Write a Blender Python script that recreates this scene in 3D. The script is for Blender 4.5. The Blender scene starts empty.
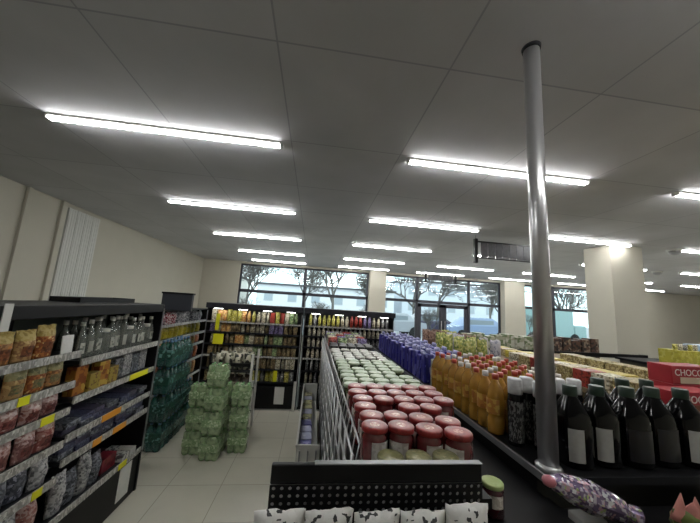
import bpy, bmesh, math, random
from mathutils import Vector, Matrix
random.seed(7)
S = bpy.context.scene
COL = S.collection
PI = math.pi
ORD = ['first', 'second', 'third', 'fourth', 'fifth', 'sixth', 'seventh', 'eighth', 'ninth', 'tenth', 'eleventh',
       'twelfth', 'thirteenth', 'fourteenth', 'fifteenth', 'sixteenth', 'seventeenth', 'eighteenth', 'nineteenth', 'twentieth']

# ------------------------------------------------------------------ materials
def lin(c):
    if isinstance(c, str):
        c = [int(c[i:i + 2], 16) / 255 for i in (0, 2, 4)]
        c = [x / 12.92 if x <= .04045 else ((x + .055) / 1.055) ** 2.4 for x in c]
    return (c[0], c[1], c[2], 1)

_M = {}
def mat(name, col, rough=.5, metal=0, trans=0, coat=0, emit=0, spec=.5, ior=1.45, noise=0, scale=8, bump=0):
    if name in _M: return _M[name]
    m = bpy.data.materials.new(name); m.use_nodes = True
    nt = m.node_tree; b = nt.nodes['Principled BSDF']
    b.inputs['Base Color'].default_value = lin(col)
    b.inputs['Roughness'].default_value = rough
    b.inputs['Metallic'].default_value = metal
    b.inputs['Transmission Weight'].default_value = trans
    b.inputs['Coat Weight'].default_value = coat
    b.inputs['Specular IOR Level'].default_value = spec
    b.inputs['IOR'].default_value = ior
    if emit:
        b.inputs['Emission Color'].default_value = lin(col)
        b.inputs['Emission Strength'].default_value = emit
    if noise or bump:
        tc = nt.nodes.new('ShaderNodeTexCoord')
        n = nt.nodes.new('ShaderNodeTexNoise'); n.inputs['Scale'].default_value = scale; n.inputs['Detail'].default_value = 4
        nt.links.new(tc.outputs['Object'], n.inputs['Vector'])
        if noise:
            mx = nt.nodes.new('ShaderNodeMix'); mx.data_type = 'RGBA'
            c = lin(col)
            mx.inputs['A'].default_value = tuple(x * (1 - noise) for x in c[:3]) + (1,)
            mx.inputs['B'].default_value = tuple(min(1, x * (1 + noise)) for x in c[:3]) + (1,)
            nt.links.new(n.outputs['Fac'], mx.inputs['Factor'])
            nt.links.new(mx.outputs['Result'], b.inputs['Base Color'])
        if bump:
            bp = nt.nodes.new('ShaderNodeBump'); bp.inputs['Strength'].default_value = bump
            nt.links.new(n.outputs['Fac'], bp.inputs['Height']); nt.links.new(bp.outputs['Normal'], b.inputs['Normal'])
    _M[name] = m
    return m

def pack(name, cols, scale=28, rough=.35, stretch=(1, 1, 1), coat=.0):
    """printed packaging: patches of a few inks"""
    if name in _M: return _M[name]
    m = bpy.data.materials.new(name); m.use_nodes = True
    nt = m.node_tree; b = nt.nodes['Principled BSDF']
    b.inputs['Roughness'].default_value = rough
    b.inputs['Coat Weight'].default_value = coat
    tc = nt.nodes.new('ShaderNodeTexCoord')
    oi = nt.nodes.new('ShaderNodeObjectInfo')
    mp = nt.nodes.new('ShaderNodeMapping'); mp.inputs['Scale'].default_value = stretch
    nt.links.new(tc.outputs['Object'], mp.inputs['Vector'])
    ad = nt.nodes.new('ShaderNodeVectorMath'); ad.operation = 'ADD'
    sc = nt.nodes.new('ShaderNodeVectorMath'); sc.operation = 'SCALE'; sc.inputs['Scale'].default_value = 1.0
    cb = nt.nodes.new('ShaderNodeCombineXYZ')
    for k in range(3): nt.links.new(oi.outputs['Random'], cb.inputs[k])
    nt.links.new(cb.outputs[0], sc.inputs[0])
    nt.links.new(mp.outputs[0], ad.inputs[0]); nt.links.new(sc.outputs[0], ad.inputs[1])
    v = nt.nodes.new('ShaderNodeTexVoronoi'); v.inputs['Scale'].default_value = scale; v.distance = 'CHEBYCHEV'
    nt.links.new(ad.outputs[0], v.inputs['Vector'])
    sp = nt.nodes.new('ShaderNodeSeparateColor'); nt.links.new(v.outputs['Color'], sp.inputs[0])
    r = nt.nodes.new('ShaderNodeValToRGB'); r.color_ramp.interpolation = 'CONSTANT'
    els = r.color_ramp.elements
    n = len(cols)
    w = [2.2] + [1] * (n - 1); tot = sum(w); acc = 0
    for i, c in enumerate(cols):
        e = els[i] if i < 2 else els.new(.5)
        e.position = acc / tot; e.color = lin(c); acc += w[i]
    nt.links.new(sp.outputs[0], r.inputs['Fac'])
    nt.links.new(r.outputs['Color'], b.inputs['Base Color'])
    _M[name] = m
    return m

BLACK = mat('black_powder_coat', '0d0d0f', .45, spec=.3)
DARK = mat('dark_grey_metal', '1b1c20', .5, spec=.3)
DKBACK = mat('dark_back_panel', '2a2b2e', .6)
RAIL = None
WHITEM = mat('white_enamel', 'c9c9c4', .4)
GREYM = mat('grey_steel', '8d8f92', .35, .6)
CHROME = mat('brushed_chrome', 'c4c4c6', .3, .75)
PAPER = mat('white_paper', 'd4d4d0', .8, noise=.1, scale=50)
YELLOW = mat('yellow_tag', 'd8d61c', .6)
ORANGE = mat('orange_tag', 'd9922a', .6)
WALL = mat('beige_plaster', 'b9b5a8', .85, noise=.05, scale=3)
FRAME = mat('dark_window_frame', '33333c', .5)
LEDMAT = mat('led_diffuser', (1, 1, .98), .5, emit=1)

RAIL = pack('price_rail_tags', ('a09f99', 'b4b3ad', '85847f', '62615e', 'c4c3be', '929089'), 95, .4, (1, 1, .5))
def glass_mat():
    m = bpy.data.materials.new('window_glass'); m.use_nodes = True
    nt = m.node_tree; nt.nodes.clear()
    o = nt.nodes.new('ShaderNodeOutputMaterial'); mx = nt.nodes.new('ShaderNodeMixShader')
    t = nt.nodes.new('ShaderNodeBsdfTransparent'); t.inputs['Color'].default_value = (.93, .965, .97, 1)
    g = nt.nodes.new('ShaderNodeBsdfGlossy'); g.inputs['Roughness'].default_value = .02
    f = nt.nodes.new('ShaderNodeFresnel'); f.inputs['IOR'].default_value = 1.3
    nt.links.new(f.outputs[0], mx.inputs[0]); nt.links.new(t.outputs[0], mx.inputs[1]); nt.links.new(g.outputs[0], mx.inputs[2])
    nt.links.new(mx.outputs[0], o.inputs[0]); return m
GLASS = glass_mat()
def film_mat(name, tint, a):
    m = bpy.data.materials.new(name); m.use_nodes = True
    nt = m.node_tree; nt.nodes.clear()
    o = nt.nodes.new('ShaderNodeOutputMaterial'); mx = nt.nodes.new('ShaderNodeMixShader')
    t = nt.nodes.new('ShaderNodeBsdfTransparent')
    g = nt.nodes.new('ShaderNodeBsdfPrincipled'); g.inputs['Base Color'].default_value = lin(tint); g.inputs['Roughness'].default_value = .25
    tc = nt.nodes.new('ShaderNodeTexCoord'); n = nt.nodes.new('ShaderNodeTexNoise'); n.inputs['Scale'].default_value = 18
    r = nt.nodes.new('ShaderNodeMapRange'); r.inputs['From Min'].default_value = .35; r.inputs['From Max'].default_value = .65
    r.inputs['To Min'].default_value = a * .4; r.inputs['To Max'].default_value = min(1, a * 1.6)
    nt.links.new(tc.outputs['Object'], n.inputs['Vector']); nt.links.new(n.outputs['Fac'], r.inputs['Value']); nt.links.new(r.outputs[0], mx.inputs[0])
    nt.links.new(t.outputs[0], mx.inputs[1]); nt.links.new(g.outputs[0], mx.inputs[2]); nt.links.new(mx.outputs[0], o.inputs[0]); return m

# ------------------------------------------------------------------ mesh building
class B:
    def __init__(s): s.bm = bmesh.new(); s.mi = 0
    def box(s, x0, x1, y0, y1, z0, z1, bev=0):
        r = bmesh.ops.create_cube(s.bm, size=1)
        vs = r['verts']
        for v in vs:
            v.co = Vector(((x0 + x1) / 2 + v.co.x * (x1 - x0), (y0 + y1) / 2 + v.co.y * (y1 - y0), (z0 + z1) / 2 + v.co.z * (z1 - z0)))
        fs = set(f for v in vs for f in v.link_faces)
        for f in fs: f.material_index = s.mi
        if bev:
            es = list(set(e for v in vs for e in v.link_edges))
            q = bmesh.ops.bevel(s.bm, geom=es, offset=bev, segments=2, affect='EDGES', profile=.5)
            for f in q['faces']: f.material_index = s.mi
        return s
    def lathe(s, prof, seg=14, cx=0, cy=0, sq=1.0, cap=True):
        """prof: (radius, z) from the bottom; sq>1 pushes the section towards a rounded square"""
        rings = []
        for r, z in prof:
            ring = []
            for i in range(seg):
                a = 2 * PI * (i + .5) / seg
                c, d = math.cos(a), math.sin(a)
                if sq > 1:
                    n = (abs(c) ** (2 * sq) + abs(d) ** (2 * sq)) ** (-1 / (2 * sq))
                else: n = 1
                ring.append(s.bm.verts.new((cx + r * c * n, cy + r * d * n, z)))
            rings.append(ring)
        for a, b in zip(rings, rings[1:]):
            for i in range(seg):
                f = s.bm.faces.new((a[i], a[(i + 1) % seg], b[(i + 1) % seg], b[i])); f.smooth = True; f.material_index = s.mi
        if cap:
            f = s.bm.faces.new(list(reversed(rings[0]))); f.material_index = s.mi
            f = s.bm.faces.new(rings[-1]); f.material_index = s.mi
        return s
    def tube(s, p, q, r, r2=None, seg=8):
        p, q = Vector(p), Vector(q); d = (q - p)
        if d.length < 1e-6: return s
        z = d.normalized(); x = z.orthogonal().normalized(); y = z.cross(x)
        r2 = r if r2 is None else r2
        A = [s.bm.verts.new(p + (x * math.cos(2 * PI * i / seg) + y * math.sin(2 * PI * i / seg)) * r) for i in range(seg)]
        C = [s.bm.verts.new(q + (x * math.cos(2 * PI * i / seg) + y * math.sin(2 * PI * i / seg)) * r2) for i in range(seg)]
        for i in range(seg):
            f = s.bm.faces.new((A[i], A[(i + 1) % seg], C[(i + 1) % seg], C[i])); f.smooth = True; f.material_index = s.mi
        f = s.bm.faces.new(list(reversed(A))); f.material_index = s.mi
        f = s.bm.faces.new(C); f.material_index = s.mi
        return s
    def pouch(s, w, h, t, seed=0, nx=8, nz=9, band=None, gusset=True):
        rnd = random.Random(seed)
        jit = [[rnd.uniform(-1, 1) for _ in range(nz + 1)] for _ in range(nx + 1)]
        def P(i, k, side):
            u, v = i / nx, k / nz
            base = .55 if gusset else 0
            prof = (base + (1 - base) * math.sin(PI * min(v * 1.1, 1) / 2)) * (1 - max(0, (v - .55) / .45) ** 2) if gusset else math.sin(PI * v) ** .55
            e = (1 - abs(2 * u - 1) ** 3)
            th = t / 2 * prof * e + t * .05 * jit[i][k] * e * (1 if 0 < k < nz else .3)
            x = (u - .5) * w * (1 - .05 * math.sin(PI * v)) + .01 * w * jit[i][nz - k]
            z = v * h + (.02 * h * jit[i][k] if k == nz else 0)
            return (x, side * max(th, .0012), z)
        G = {}
        for side in (-1, 1):
            for i in range(nx + 1):
                for k in range(nz + 1):
                    G[side, i, k] = s.bm.verts.new(P(i, k, side))
        for i in range(nx):
            for k in range(nz):
                f = s.bm.faces.new((G[-1, i, k], G[-1, i + 1, k], G[-1, i + 1, k + 1], G[-1, i, k + 1])); f.smooth = True; f.material_index = s.mi
                f = s.bm.faces.new((G[1, i + 1, k], G[1, i, k], G[1, i, k + 1], G[1, i + 1, k + 1])); f.smooth = True; f.material_index = s.mi
        if band:
            for f in s.bm.faces:
                c_ = f.calc_center_median()
                if c_.z > band * h: f.material_index = 1
                elif abs(c_.x) < w * .26 and h * .16 < c_.z < h * .5: f.material_index = 2
        for k in range(nz):
            s.bm.faces.new((G[1, 0, k], G[-1, 0, k], G[-1, 0, k + 1], G[1, 0, k + 1])).material_index = s.mi
            s.bm.faces.new((G[-1, nx, k], G[1, nx, k], G[1, nx, k + 1], G[-1, nx, k + 1])).material_index = s.mi
        for i in range(nx):
            s.bm.faces.new((G[1, i, 0], G[1, i + 1, 0], G[-1, i + 1, 0], G[-1, i, 0])).material_index = s.mi
            s.bm.faces.new((G[-1, i, nz], G[-1, i + 1, nz], G[1, i + 1, nz], G[1, i, nz])).material_index = s.mi
        return s
    def mesh(s, name, mats):
        m = bpy.data.meshes.new(name); s.bm.normal_update(); s.bm.to_mesh(m); s.bm.free()
        for x in (mats if isinstance(mats, (list, tuple)) else [mats]): m.materials.append(x)
        return m

def obj(name, mesh, parent=None, loc=(0, 0, 0), rz=0):
    o = bpy.data.objects.new(name, mesh); COL.objects.link(o)
    o.location = loc; o.rotation_euler = (0, 0, rz)
    if parent: o.parent = parent
    return o
def tag(o, label, cat, group=None):
    o['label'] = label; o['category'] = cat
    if group: o['group'] = group
    return o
def thing(name, label, cat, loc=(0, 0, 0), rz=0, group=None):
    return tag(obj(name, None, None, loc, rz), label, cat, group)
def struct(name, b, m, parent=None):
    o = obj(name, b.mesh(name, m), parent)
    o['kind'] = 'structure'
    return o
def part(name, b, m, parent, loc=(0, 0, 0), rz=0, label=None):
    o = obj(name, b.mesh(name, m) if isinstance(b, B) else b, parent, loc, rz)
    if label: o['label'] = label
    return o
def place(proto, name, label, cat, loc, rz=0, group=None, sc=(1, 1, 1), tilt=0):
    """proto: a mesh, or a list of (part name, mesh, offset)"""
    if isinstance(proto, list):
        r = thing(name, label, cat, loc, rz, group)
        for pn, me, off in proto: obj(pn, me, r, off)
    else:
        r = tag(obj(name, proto, None, loc, rz), label, cat, group)
    r.scale = sc
    if tilt: r.rotation_euler = (tilt, 0, rz)
    return r
def remat(mesh, m):
    c = mesh.copy(); c.materials.clear()
    for x in (m if isinstance(m, (list, tuple)) else [m]): c.materials.append(x)
    return c

# ------------------------------------------------------------------ room shell
H = 3.2; XL = -4.44; XR = 20.0; YB = -3.0; YW = 11.7
def floor_mat():
    m = bpy.data.materials.new('beige_floor_tile'); m.use_nodes = True
    nt = m.node_tree; b = nt.nodes['Principled BSDF']; b.inputs['Roughness'].default_value = .32
    tc = nt.nodes.new('ShaderNodeTexCoord'); mp = nt.nodes.new('ShaderNodeMapping')
    mp.inputs['Location'].default_value = (.72, .25, 0)
    br = nt.nodes.new('ShaderNodeTexBrick'); br.offset = 0; br.inputs['Scale'].default_value = 1
    br.inputs['Brick Width'].default_value = .47; br.inputs['Row Height'].default_value = .47
    br.inputs['Mortar Size'].default_value = .0035; br.inputs['Mortar Smooth'].default_value = .3
    br.inputs['Color1'].default_value = lin('bcb9aa'); br.inputs['Color2'].default_value = lin('b6b3a4'); br.inputs['Mortar'].default_value = lin('8a8576')
    nt.links.new(tc.outputs['Object'], mp.inputs[0]); nt.links.new(mp.outputs[0], br.inputs['Vector'])
    n = nt.nodes.new('ShaderNodeTexNoise'); n.inputs['Scale'].default_value = 2.5; n.inputs['Detail'].default_value = 5
    nt.links.new(tc.outputs['Object'], n.inputs['Vector'])
    mx = nt.nodes.new('ShaderNodeMix'); mx.data_type = 'RGBA'; mx.blend_type = 'MULTIPLY'; mx.inputs['Factor'].default_value = .25
    nt.links.new(br.outputs['Color'], mx.inputs['A']); nt.links.new(n.outputs['Fac'], mx.inputs['B'])
    nt.links.new(mx.outputs['Result'], b.inputs['Base Color']); return m
def ceil_mat():
    m = bpy.data.materials.new('grey_ceiling_panels'); m.use_nodes = True
    nt = m.node_tree; b = nt.nodes['Principled BSDF']; b.inputs['Roughness'].default_value = .75
    tc = nt.nodes.new('ShaderNodeTexCoord'); mp = nt.nodes.new('ShaderNodeMapping')
    mp.inputs['Location'].default_value = (.33 + 1.05 * 20, -1.48 + 1.03 * 20, 0)
    br = nt.nodes.new('ShaderNodeTexBrick'); br.offset = 0; br.inputs['Scale'].default_value = 1
    br.inputs['Brick Width'].default_value = 1.05; br.inputs['Row Height'].default_value = 1.03
    br.inputs['Mortar Size'].default_value = .007; br.inputs['Mortar Smooth'].default_value = .4
    br.inputs['Color1'].default_value = lin('c2c2c6'); br.inputs['Color2'].default_value = lin('bababe'); br.inputs['Mortar'].default_value = lin('9e9ea4')
    nt.links.new(tc.outputs['Object'], mp.inputs[0]); nt.links.new(mp.outputs[0], br.inputs['Vector'])
    n = nt.nodes.new('ShaderNodeTexNoise'); n.inputs['Scale'].default_value = 1.6; n.inputs['Detail'].default_value = 6
    nt.links.new(tc.outputs['Object'], n.inputs['Vector'])
    mx = nt.nodes.new('ShaderNodeMix'); mx.data_type = 'RGBA'; mx.blend_type = 'MULTIPLY'; mx.inputs['Factor'].default_value = .3
    nt.links.new(br.outputs['Color'], mx.inputs['A']); nt.links.new(n.outputs['Fac'], mx.inputs['B'])
    nt.links.new(mx.outputs['Result'], b.inputs['Base Color']); return m

struct('floor', B().box(XL - .2, XR + .2, YB - .2, YW + .2, -.1, 0), floor_mat())
struct('ceiling', B().box(XL - .2, XR + .2, YB - .2, YW + .2, H, H + .15), ceil_mat())
wl = struct('wall_left', B().box(XL - .2, XL, YB, YW, 0, H), WALL)
for i, (y0, y1) in enumerate(((4.66, 4.73), (5.26, 5.36))):
    struct('trim_%d' % (i + 1), B().box(XL, XL + .045, y0, y1, 0, H, .006), WALL)
struct('wall_right', B().box(XR, XR + .2, YB, YW, 0, H), WALL)
struct('wall_behind', B().box(XL - .2, XR + .2, YB - .2, YB, 0, H), WALL)
bw = B(); bw.box(XL - .2, -3.02, YW, YW + .25, 0, H).box(2.2, 2.88, YW, YW + .25, 0, H).box(8.15, 9.1, YW, YW + .25, 0, H)
bw.box(12.9, XR + .2, YW, YW + .25, 0, H).box(-3.02, 2.2, YW, YW + .25, 0, .35).box(9.1, 12.9, YW, YW + .25, 0, .35)
for a, c in ((-3.02, 2.2), (2.88, 8.15), (9.1, 12.9)): bw.box(a, c, YW, YW + .25, 3.12, H)
struct('wall_back', bw, WALL)
struct('trim_3', B().box(2.2, 2.88, YW - .25, YW, 0, H, .006), WALL)
struct('trim_4', B().box(8.15, 9.1, YW - .25, YW, 0, H, .006), WALL)
struct('trim_5', B().box(5.6, 6.32, 4.75, 5.3, 0, H, .008), WALL)
struct('baseboard_left', B().box(XL, XL + .02, YB, YW, 0, .09), mat('grey_skirting', '77746a', .6))

def bar_frame(b, x0, x1, z0, z1, t, y0, y1):
    b.box(x0, x0 + t, y0, y1, z0, z1).box(x1 - t, x1, y0, y1, z0, z1).box(x0, x1, y0, y1, z0, z0 + t).box(x0, x1, y0, y1, z1 - t, z1)
def window(name, x0, x1, z0, z1, mulls, trans, skip=()):
    b = B(); y0, y1 = YW + .06, YW + .14
    bar_frame(b, x0, x1, z0, z1, .07, y0, y1)
    for m in mulls: b.box(m - .05, m + .05, y0, y1, z0, z1)
    b.box(x0, x1, y0, y1, trans - .06, trans + .06)
    w = struct(name, b, FRAME)
    xs = [x0] + list(mulls) + [x1]
    for i, (a, c) in enumerate(zip(xs, xs[1:])):
        for k, (za, zc) in enumerate(((z0, trans), (trans, z1))):
            if (i, k) in skip: continue
            obj('pane', B().box(a + .05, c - .05, YW + .097, YW + .103, za + .05, zc - .05).mesh('pane', GLASS), w)
    return w
window('window_1', -3.02, 2.2, .35, 3.12, (-.44,), 2.05)
window('window_2', 2.88, 8.15, 0, 3.12, (4.32, 6.68), 2.07, skip=((1, 0),))
window('window_3', 9.1, 12.9, .35, 3.12, (10.75,), 2.1)
for i, (a, c) in enumerate(((4.38, 5.49), (5.51, 6.62))):
    b = B(); bar_frame(b, a, c, .02, 2.0, .15, YW + .07, YW + .13)
    d = struct('door_%d' % (i + 1), b, FRAME)
    obj('pane', B().box(a + .14, c - .14, YW + .097, YW + .103, .15, 1.87).mesh('pane', GLASS), d)
    hx = c - .07 if i == 0 else a + .07
    h = B().tube((hx, YW + .03, .8), (hx, YW + .03, 1.3), .014)
    h.tube((hx, YW + .03, .85), (hx, YW + .09, .85), .01).tube((hx, YW + .03, 1.25), (hx, YW + .09, 1.25), .01)
    obj('door_handle', h.mesh('door_handle', CHROME), d)

# white ribbed panels standing against the left wall
pt = thing('wall_panel', 'tall white ribbed panels fixed against the beige left wall', 'panel', (XL, 5.75, 0))
for k in range(4):
    y = -.36 + k * .185
    b = B().box(.005, .05, y, y + .172, 0, 3.12, .006)
    for j in range(3): b.box(.05, .056, y + .02 + j * .05, y + .05 + j * .05, .02, 3.1)
    part('panel_strip', b, WHITEM, pt)

# ------------------------------------------------------------------ ceiling lights
LX = [(-2.41, -.43), (.79, 2.84), (3.91, 5.93), (7.0, 9.0), (10.1, 12.1), (13.3, 15.3)]
LY = [.52, 2.57, 4.64, 6.72, 8.9, 10.82]
lw_ = 1.98
lh = B().box(-.99, .99, -.032, .032, -.02, 0, .004).box(-1.0, -.985, -.034, .034, -.044, 0).box(.985, 1.0, -.034, .034, -.044, 0).mesh('housing', WHITEM)
ld = B().box(-.985, .985, -.026, .026, -.042, -.02, .01).mesh('diffuser', LEDMAT)
for i, (a, c) in enumerate(LX):
    for j, y in enumerate(LY):
        t = thing('ceiling_light', 'bright LED strip light, %s row from the window, %s along from the left wall' % (ORD[5 - j], ORD[i]),
                  'light', ((a + c) / 2, y, H), 0, 'ceiling strip lights')
        obj('housing', lh, t); obj('diffuser', ld, t)

# cameras / detectors on the ceiling
for (x, y, lab) in ((7.0, 4.7, 'white dome detector on the ceiling near the square column'), (9.6, 6.9, 'small dark-bellied dome on the ceiling toward the far right')):
    t = thing('dome_detector', lab, 'detector', (x, y, H))
    part('base', B().lathe([(.11, -.03), (.12, -.015), (.12, 0)], 20), WHITEM, t)
    part('dome', B().lathe([(.01, -.115), (.05, -.105), (.085, -.07), (.095, -.03)], 20), mat('dome_shell', '9a9a9c' if x < 8 else '55565a', .3), t)

# hanging signs
def hanging_sign(label, x0, x1, y, z0, z1):
    cx = (x0 + x1) / 2; w = (x1 - x0) / 2; hh = z1 - z0
    t = thing('hanging_sign', label, 'sign', (cx, y, z0))
    for sx in (-1, 1):
        part('end_post', B().box(sx * w - .03, sx * w + .03, -.03, .03, 0, hh, .004), BLACK, t)
        part('suspension_wire', B().tube((sx * w, 0, hh), (sx * w, 0, H - z0), .006), GREYM, t)
    part('rail', B().box(-w, w, -.012, .012, hh * .86, hh * .92), BLACK, t)
    part('rail', B().box(-w, w, -.012, .012, hh * .2, hh * .25), BLACK, t)
    rnd = random.Random(3)
    n = 7
    for k in range(n):
        bx = -w + .1 + (2 * w - .2) * (k + .5) / n; bwid = (2 * w - .2) / n * .46
        b = B().box(bx - bwid, bx + bwid, -.008, .008, hh * .27, hh * .85)
        part('plate', b, mat('sign_plate', '3a3a3e', .5, noise=.6, scale=25), t)
hanging_sign('dark hanging aisle sign left of the chrome pole', 2.98, 4.22, 5.0, 2.66, 3.13)
hanging_sign('small dark hanging sign in front of the glass entrance doors', 3.95, 5.1, 9.9, 2.72, 3.05)

# ------------------------------------------------------------------ chrome pole
t = thing('chrome_pole', 'tall chrome pole rising from the bottle shelf corner to the ceiling', 'pole', (1.09, 1.262, 1.0505))
part('tube', B().lathe([(.04, 0), (.04, H - 1.05)], 28), CHROME, t)
part('flange', B().lathe([(.052, 0), (.052, .02), (.042, .03)], 28), CHROME, t)
part('collar', B().lathe([(.044, H - 1.05 - .02), (.048, H - 1.05)], 28), DARK, t)

# ------------------------------------------------------------------ product meshes
def jar_meshes(r, h, lid_h, body_m, lid_m, label_m, side=.0):
    bd = B().lathe([(r * .9, 0), (r, .006), (r, h * .72), (r * .98, h * .77), (r * .84, h - lid_h - .002), (r * .84, h - lid_h + .004)], 18).mesh('body', body_m)
    ld_ = B().lathe([(r * .98, h - lid_h), (r, h - lid_h + .003), (r, h - .004), (r * .93, h), (r * .62, h - .0015), (r * .55, h - .0008)], 20)
    if isinstance(lid_m, list): ld_.mi = 1
    ld_ = ld_.lathe([(r * .55, h - .0009), (.002, h - .0006)], 20, cap=False).mesh('lid', lid_m)
    lb = B(); seg = 7
    a0, a1 = -PI / 2 - .75 + side, -PI / 2 + .75 + side
    R_ = r + .0012
    vs = []
    for i in range(seg + 1):
        a = a0 + (a1 - a0) * i / seg
        vs.append((lb.bm.verts.new((R_ * math.cos(a), R_ * math.sin(a), h * .34)), lb.bm.verts.new((R_ * math.cos(a), R_ * math.sin(a), h * .71))))
    for (a, b_), (c, d) in zip(vs, vs[1:]):
        f = lb.bm.faces.new((a, c, d, b_)); f.smooth = True
    return [('body', bd, (0, 0, 0)), ('lid', ld_, (0, 0, 0)), ('label', lb.mesh('label', label_m), (0, 0, 0))]

def bottle_meshes(prof, cap, body_m, cap_m, label_m=None, lab=None, seg=14, sq=1.0):
    out = [('body', B().lathe(prof, seg, sq=sq).mesh('body', body_m), (0, 0, 0)), ('cap', B().lathe(cap, seg).mesh('cap', cap_m), (0, 0, 0))]
    if label_m:
        r, z0, z1, half, ang = lab
        lb = B(); vs = []
        for i in range(9):
            a = -PI / 2 + ang - half + 2 * half * i / 8
            n = (abs(math.cos(a)) ** (2 * sq) + abs(math.sin(a)) ** (2 * sq)) ** (-1 / (2 * sq)) if sq > 1 else 1
            x, y = r * math.cos(a) * n, r * math.sin(a) * n
            vs.append((lb.bm.verts.new((x, y, z0)), lb.bm.verts.new((x, y, z1))))
        for (a, b_), (c, d) in zip(vs, vs[1:]):
            f = lb.bm.faces.new((a, c, d, b_)); f.smooth = True
        out.append(('label', lb.mesh('label', label_m), (0, 0, 0)))
    return out
def box_mesh(w, d, h, m, bev=.004): return B().box(-w / 2, w / 2, -d / 2, d / 2, 0, h, bev).mesh('pack', m)
def pouch_mesh(w, h, t, m, seed=0, gus=True, band=None): return B().pouch(w, h, t, seed, nx=10, nz=12, gusset=gus, band=band).mesh('pouch', m)

# ------------------------------------------------------------------ left aisle gondola
XF = -1.43
g = thing('shelf_unit', 'long black shelf unit with six stocked levels along the left aisle', 'shelf', (XF, 2.06, 0))
Y0, Y1 = .2 - 2.06, 2.99 - 2.06
part('back_panel', B().box(-.5, -.47, Y0, Y1, .02, 1.62), mat('olive_back_panel', '5a625c', .6), g)
part('end_panel', B().box(-.5, 0, Y1 - .025, Y1, 0, 1.62, .004), BLACK, g)
part('end_panel', B().box(-.5, 0, Y0, Y0 + .025, 0, 1.62, .004), BLACK, g)
part('edge_trim', B().box(0, .006, Y1 - .02, Y1 - .004, .33, 1.58), GREYM, g)
part('header_board', B().box(-.06, 0, Y0, Y1 - .025, 1.55, 1.62, .004), BLACK, g)
part('top_board', B().box(-.5, -.06, Y0, Y1 - .025, 1.605, 1.62), BLACK, g)
kick = part('kick_panel', B().box(-.47, -.012, Y0 + .025, Y1 - .025, 0, .33), BLACK, g)
part('notice_sheet', B().box(-.012, -.009, .66, .81, .05, .3), PAPER, g, label='white paper notice')
part('clip_strip', B().box(0, .004, -.53, -.49, 1.5, 1.63), WHITEM, g)
LB = [1.325, 1.145, .99, .80, .60, .345]; RB = [1.268, 1.04, .82, .68, .35]
def shelf(par, y0, y1, z, tags=()):
    s = part('shelf', B().box(-.47, -.008, y0, y1, z - .022, z), DARK, par)
    r = part('price_rail', B().box(-.008, .002, y0 + .003, y1 - .003, z - .03, z + .012), RAIL, s)
    for (ya, yb, m) in tags: part('price_tag', B().box(.002, .005, ya, yb, z - .03, z + .014), m, s)
for z in LB: shelf(g, Y0 + .026, -.005, z, {1.145: [(-.36, -.3, YELLOW)], .99: [(-.2, -.12, YELLOW)], .60: [(-.16, -.1, YELLOW)]}.get(z, ()))
for z in RB: shelf(g, .005, Y1 - .026, z, {1.04: [(.55, .8, YELLOW)], .82: [(.3, .5, ORANGE)], .68: [(.45, .6, ORANGE), (.25, .33, ORANGE)], .35: [(.6, .7, YELLOW)]}.get(z, ()))
part('upright', B().box(-.47, -.43, -.012, .012, .33, 1.6), DARK, g)

KR = [pack('kraft_print_%d' % i, c, 85, .6) for i, c in enumerate((('a37a4c', '7e5632', 'b99a68', 'c0803e', '5a3a22'), ('8f6a44', 'ac8a5a', '6a4228', 'c8aa72', '4c3a24'), ('b06e36', '8a4c26', 'c49a58', 'd4b474', 'c8bc60')))]
RDB = [pack('redbrown_print_%d' % i, c, 85, .35) for i, c in enumerate((('8a4a46', 'a87a72', '5c302c', 'd0bcb6', '3a2220'), ('98645c', 'b89a94', '6e3a38', 'd8ccc8'), ('7c5452', 'a07a76', 'c8b0ac', '4a2c2a')))]
GRY = [pack('grey_print_%d' % i, c, 85, .35) for i, c in enumerate((('4c5058', '80848c', '2c3036', 'b4b6bc'), ('62646e', '383c48', '9a9cae', 'c4c4cc'), ('8c8c8e', 'b8b8b8', '5a5a5e', 'd8d8d8')))]
BLU = [pack('bluegrey_print_%d' % i, c, 80, .35) for i, c in enumerate((('3a3e55', '565a72', '22243a', 'b9bcd0'), ('4a4658', '2b2a3c', '85809a')))]
DKG = [pack('darkgreen_print_%d' % i, c, 30, .35) for i, c in enumerate((('27382e', '41584a', '1a241e', '8aa08e'),))]

def row(unit, lvl, items, y0, y1, z, x, face, wd, cat, name, group, meshes, desc, scl=.06, start='the near end'):
    n = items; st = (y1 - y0) / n
    for i in range(n):
        me = meshes[i % len(meshes)] if not callable(meshes) else meshes(i)
        d = desc[i % len(desc)]
        place(me, name, '%s, %s along the %s shelf of %s' % (d, ORD[i], lvl, unit), cat,
              (x + random.uniform(-.012, .012), y0 + st * (i + .5), z), face + random.uniform(-.05, .05), group, (1, 1, 1 + random.uniform(-scl, scl)))
NB = 'the near left bay'; FB = 'the far left bay'
SH = ['top', 'second', 'third', 'fourth', 'fifth', 'bottom']
FACE = PI / 2   # pouch front (-y) turned to +x
KTOP = [pack('kraft_top_band', ('b09a54', 'c0ac6c', '9a8444', '8a6a3c'), 70, .55), pack('kraft_window', ('7a4a30', '5a3424', '96603c', 'a87850'), 90, .35)]
kr = [pouch_mesh(.114, .17, .08, [KR[i % 3]] + KTOP, i, band=.68) for i in range(3)]
row(NB, SH[0], 6, 1.2, 1.92, LB[0] + .001, XF - .062, FACE, .12, 'pouch', 'paper_pouch', 'pouches on the left unit', kr, ['brown kraft pouch', 'tan kraft pouch', 'orange-brown kraft pouch'])
KTOP2 = [pack('kraft_green_band', ('8a8458', '9c966a', '6a6a44', 'a89a6a'), 70, .55), pack('kraft_text_panel', ('8a7a54', '6e6040', '5a6a48', 'a8986c'), 110, .45)]
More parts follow.
